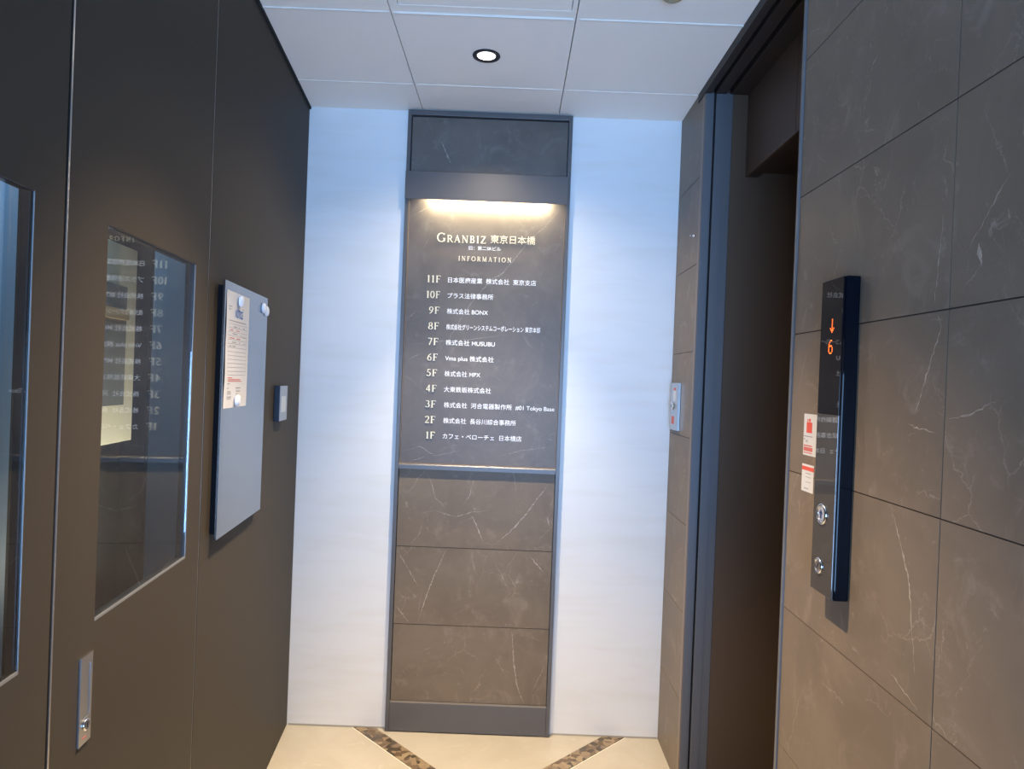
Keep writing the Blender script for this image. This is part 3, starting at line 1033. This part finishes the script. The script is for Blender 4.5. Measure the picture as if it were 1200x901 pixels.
# ------------------------------------------------------------------ elevator call panel
cp = thing('elevator_call_panel', (XR, -1.38, 0.99), 'tall glossy black call panel with orange floor display on brown marble wall', 'elevator call panel')
CY0, CY1, CZ0, CZ1, CX = -1.4185, -1.3300, 0.9900, 1.5760, 0.5900
mb = MB()
mb.box(CX + 0.003, XR - 0.0003, CY0, CY1, CZ0, CZ1)
mb.build('casing', M['casing'], cp, bevel=0.0025)
mb = MB()
mb.box(CX, CX + 0.0029, CY0 + 0.0035, CY1 - 0.0005, 1.3245, CZ1 - 0.001)
mb.build('display_window', M['gloss_black'], cp, bevel=0.0004)
mb = MB()
mb.box(CX, CX + 0.0029, CY0 + 0.0035, CY1 - 0.0005, CZ0 + 0.001, 1.3240)
mb.build('button_plate', M['gloss_grey'], cp, bevel=0.0004)
# dot matrix: columns run towards the back wall's right, seen face on from the hall (right = towards entrance)
PT = 0.0033


def dots(name, rows, ztop, yc):
    mb = MB()
    w = len(rows[0])
    for r, line in enumerate(rows):
        for c_, ch in enumerate(line):
            if ch == '#':
                y = yc - (c_ - (w - 1) / 2) * PT
                z = ztop - r * PT
                mb.box(CX - 0.0004, CX - 0.0001, y - PT * 0.33, y + PT * 0.33, z - PT * 0.33, z + PT * 0.33)
    return mb.build(name, M['led'], cp)


dots('arrow_light', ['..#..', '..#..', '..#..', '..#..', '..#..', '#.#.#', '.###.', '..#..'], 1.5000, -1.3775)
dots('floor_light', ['..##.', '.#...', '#....', '####.', '#...#', '#...#', '#...#', '.###.'], 1.4610, -1.3740)


def knob(name, y, z, r):
    mb = MB()
    mb.ring(y, z, [(r * 0.66, CX - 0.0002), (r * 0.70, CX - 0.0030), (r * 0.88, CX - 0.0040), (r, CX - 0.0020), (r, CX - 0.0002)], axis=0)
    k = mb.build(name, M['chrome'], cp, smooth=True)
    return k


ub = knob('up_button', -1.3680, 1.1375, 0.0195)
mb = MB()
mb.lathe(-1.3680, 1.1375, [(0.0126, CX - 0.0002), (0.0126, CX - 0.0018), (0.0115, CX - 0.0024)], axis=0, n=36)
mb.build('button_cap', mat('pale button cap', (0.55, 0.58, 0.65), 0.3, 0.4), ub, smooth=True)
mb = MB()
ay, az = -1.3680, 1.1375
mb.prism([(ay, az + 0.0085), (ay + 0.0065, az + 0.001), (ay + 0.0024, az + 0.001), (ay + 0.0024, az - 0.008), (ay - 0.0024, az - 0.008), (ay - 0.0024, az + 0.001), (ay - 0.0065, az + 0.001)], CX - 0.0032, CX - 0.0025, axis=0)
mb.build('up_arrow', M['navy'], ub)
ks = knob('key_switch', -1.3630, 1.0400, 0.0150)
mb = MB()
mb.lathe(-1.3630, 1.0400, [(0.0098, CX - 0.0002), (0.0098, CX - 0.0022), (0.0090, CX - 0.0028)], axis=0, n=32)
mb.build('key_barrel', M['chrome'], ks, smooth=True)
mb = MB()
_d = Vector((-0.0045, 0.0058))
_n = Vector((-_d.y, _d.x)).normalized() * 0.0016
mb.prism([(-1.3630 + p.x, 1.0400 + p.y) for p in (_d + _n, _d - _n, -_d - _n, -_d + _n)], CX - 0.0033, CX - 0.0029, axis=0)
mb.build('key_slot', M['ink_black'], ks)

# ------------------------------------------------------------------ stickers beside the call panel
def sticker(name, y0, y1, z0, z1, label):
    t_ = thing(name, (XR, (y0 + y1) / 2, z0), label, 'sticker')
    mb = MB()
    mb.box(XR - 0.0006, XR - 0.0002, y1, y0, z0, z1)
    mb.build('label_sheet', M['paper'], t_)
    return t_


def patch(parent, name, material, rects):
    for (y0, y1, z0, z1) in rects:
        mb = MB()
        mb.box(XR - 0.0008, XR - 0.00062, y1, y0, z0, z1)
        mb.build(name, material, parent)


s1 = sticker('notice_sticker', -1.2055, -1.2650, 1.2330, 1.3190, 'larger white sticker with red emblem half hidden behind the call panel')
patch(s1, 'red_emblem', M['sticker_red'], [(-1.2190, -1.2450, 1.2800, 1.3020), (-1.2215, -1.2260, 1.3030, 1.3080), (-1.2290, -1.2370, 1.3030, 1.3095)])
patch(s1, 'black_print', M['ink_grey'], [(-1.2080, -1.2480, 1.2715, 1.2735), (-1.2180, -1.2210, 1.2600, 1.2650), (-1.2230, -1.2260, 1.2600, 1.2650), (-1.2090, -1.2130, 1.2650, 1.2680)])
patch(s1, 'red_print', M['ink_red'], [(-1.2085, -1.2480, 1.2520, 1.2545), (-1.2085, -1.2500, 1.2420, 1.2500), (-1.2085, -1.2480, 1.2375, 1.2395)])
s2 = sticker('notice_sticker', -1.2045, -1.2600, 1.1580, 1.2145, 'smaller white sticker with red band low behind the call panel')
patch(s2, 'red_band', M['sticker_red'], [(-1.2045, -1.2600, 1.2020, 1.2100)])
patch(s2, 'grey_print', M['ink_grey'], [(-1.2230, -1.2480, 1.1955, 1.1970), (-1.2230, -1.2480, 1.1880, 1.1892), (-1.2230, -1.2480, 1.1780, 1.1790), (-1.2180, -1.2380, 1.1640, 1.1660)])

# ------------------------------------------------------------------ key plate and hook on the far tiles
kp = thing('key_plate', (XR, -0.10, 1.205), 'silver key switch plate with red print on the tiles by the white wall', 'key switch')
mb = MB()
mb.box(XR - 0.010, XR - 0.0003, -0.152, -0.040, 1.2045, 1.3805)
mb.build('plate', M['steel'], kp, bevel=0.001)


def kpatch(name, material, rects):
    for (y0, y1, z0, z1) in rects:
        mb = MB()
        mb.box(XR - 0.0104, XR - 0.0101, y0, y1, z0, z1)
        mb.build(name, material, kp)


kpatch('red_print', M['ink_red'], [(-0.118, -0.082, 1.3530, 1.3620), (-0.105, -0.065, 1.2270, 1.2560)])
kpatch('white_label', M['paper'], [(-0.118, -0.086, 1.3130, 1.3500)])
mb = MB()
mb.lathe(-0.082, 1.2940, [(0.0135, XR - 0.0102), (0.0135, XR - 0.0150), (0.0115, XR - 0.0175), (0.004, XR - 0.0180)], axis=0, n=32)
kb = mb.build('key_barrel', M['chrome'], kp, smooth=True)
mb = MB()
mb.box(XR - 0.0186, XR - 0.0181, -0.0840, -0.0800, 1.2880, 1.3000)
mb.build('key_slot', M['black'], kb)

hk = MB()
hk.lathe(-0.255, 1.895, [(0.0060, XR - 0.0003), (0.0060, XR - 0.0040), (0.0025, XR - 0.0050), (0.0025, XR - 0.012), (0.0045, XR - 0.013), (0.0030, XR - 0.016)], axis=0, n=20)
tag(hk.build('wall_peg', M['chrome'], loc=(XR, -0.255, 1.895), smooth=True), 'tiny chrome peg high on the narrow far tiles', 'wall peg')

# ------------------------------------------------------------------ seen through the glass
cb = thing('cream_board', LW(0.165, -0.68, 1.105), 'cream lit board in the room behind the door glass', 'board')
mb = MB(LW)
mb.box(-0.012, 0.46, -0.679, -0.62, 1.085, 1.800)
mb.build('board_panel', M['cream'], cb, bevel=0.002)
ck = thing('wall_locker', LW(0.23, -0.6, 1.22), 'small grey locker with wooden rail in front of the cream board behind the glass', 'locker')
mb = MB(LW)
mb.box(0.140, 0.42, -0.6195, -0.585, 1.225, 1.645)
mb.build('locker_body', M['cab_grey'], ck, bevel=0.001)
mb = MB(LW)
mb.box(0.165, 0.42, -0.5848, -0.565, 1.525, 1.560)
mb.build('wooden_rail', M['wood'], ck)
mb = MB(LW)
mb.box(0.160, 0.41, -0.5848, -0.581, 1.245, 1.510)
mb.build('locker_door', M['cab_grey'], ck)
bl = MB(LW)
for k in range(8):
    bl.box(0.745 + 0.11 * k, 0.745 + 0.11 * k + 0.108, -0.612, -0.606, 0.30, 2.30)
tag(bl.build('window_blind', M['room_pale'], loc=LW(1.18, -0.61, 0.30)), 'pale blue vertical blind seen through the sidelight glass', 'blind')
lamp('inner_room_lamp', 'AREA', LW(0.20, -0.42, 0.62), 8, (1.0, 0.88, 0.66), aim=LW(0.16, -0.62, 1.35), shape='DISK', size=0.12)
lamp('inner_room_fill', 'AREA', LW(0.95, -0.16, 2.30), 10, (0.55, 0.78, 1.0), aim=LW(0.9, -0.45, 1.3), shape='DISK', size=0.14)  # bluish disc added under the room's ceiling to light partition and blind

for o in bpy.data.objects:
    if '_o' in o:
        del o['_o']
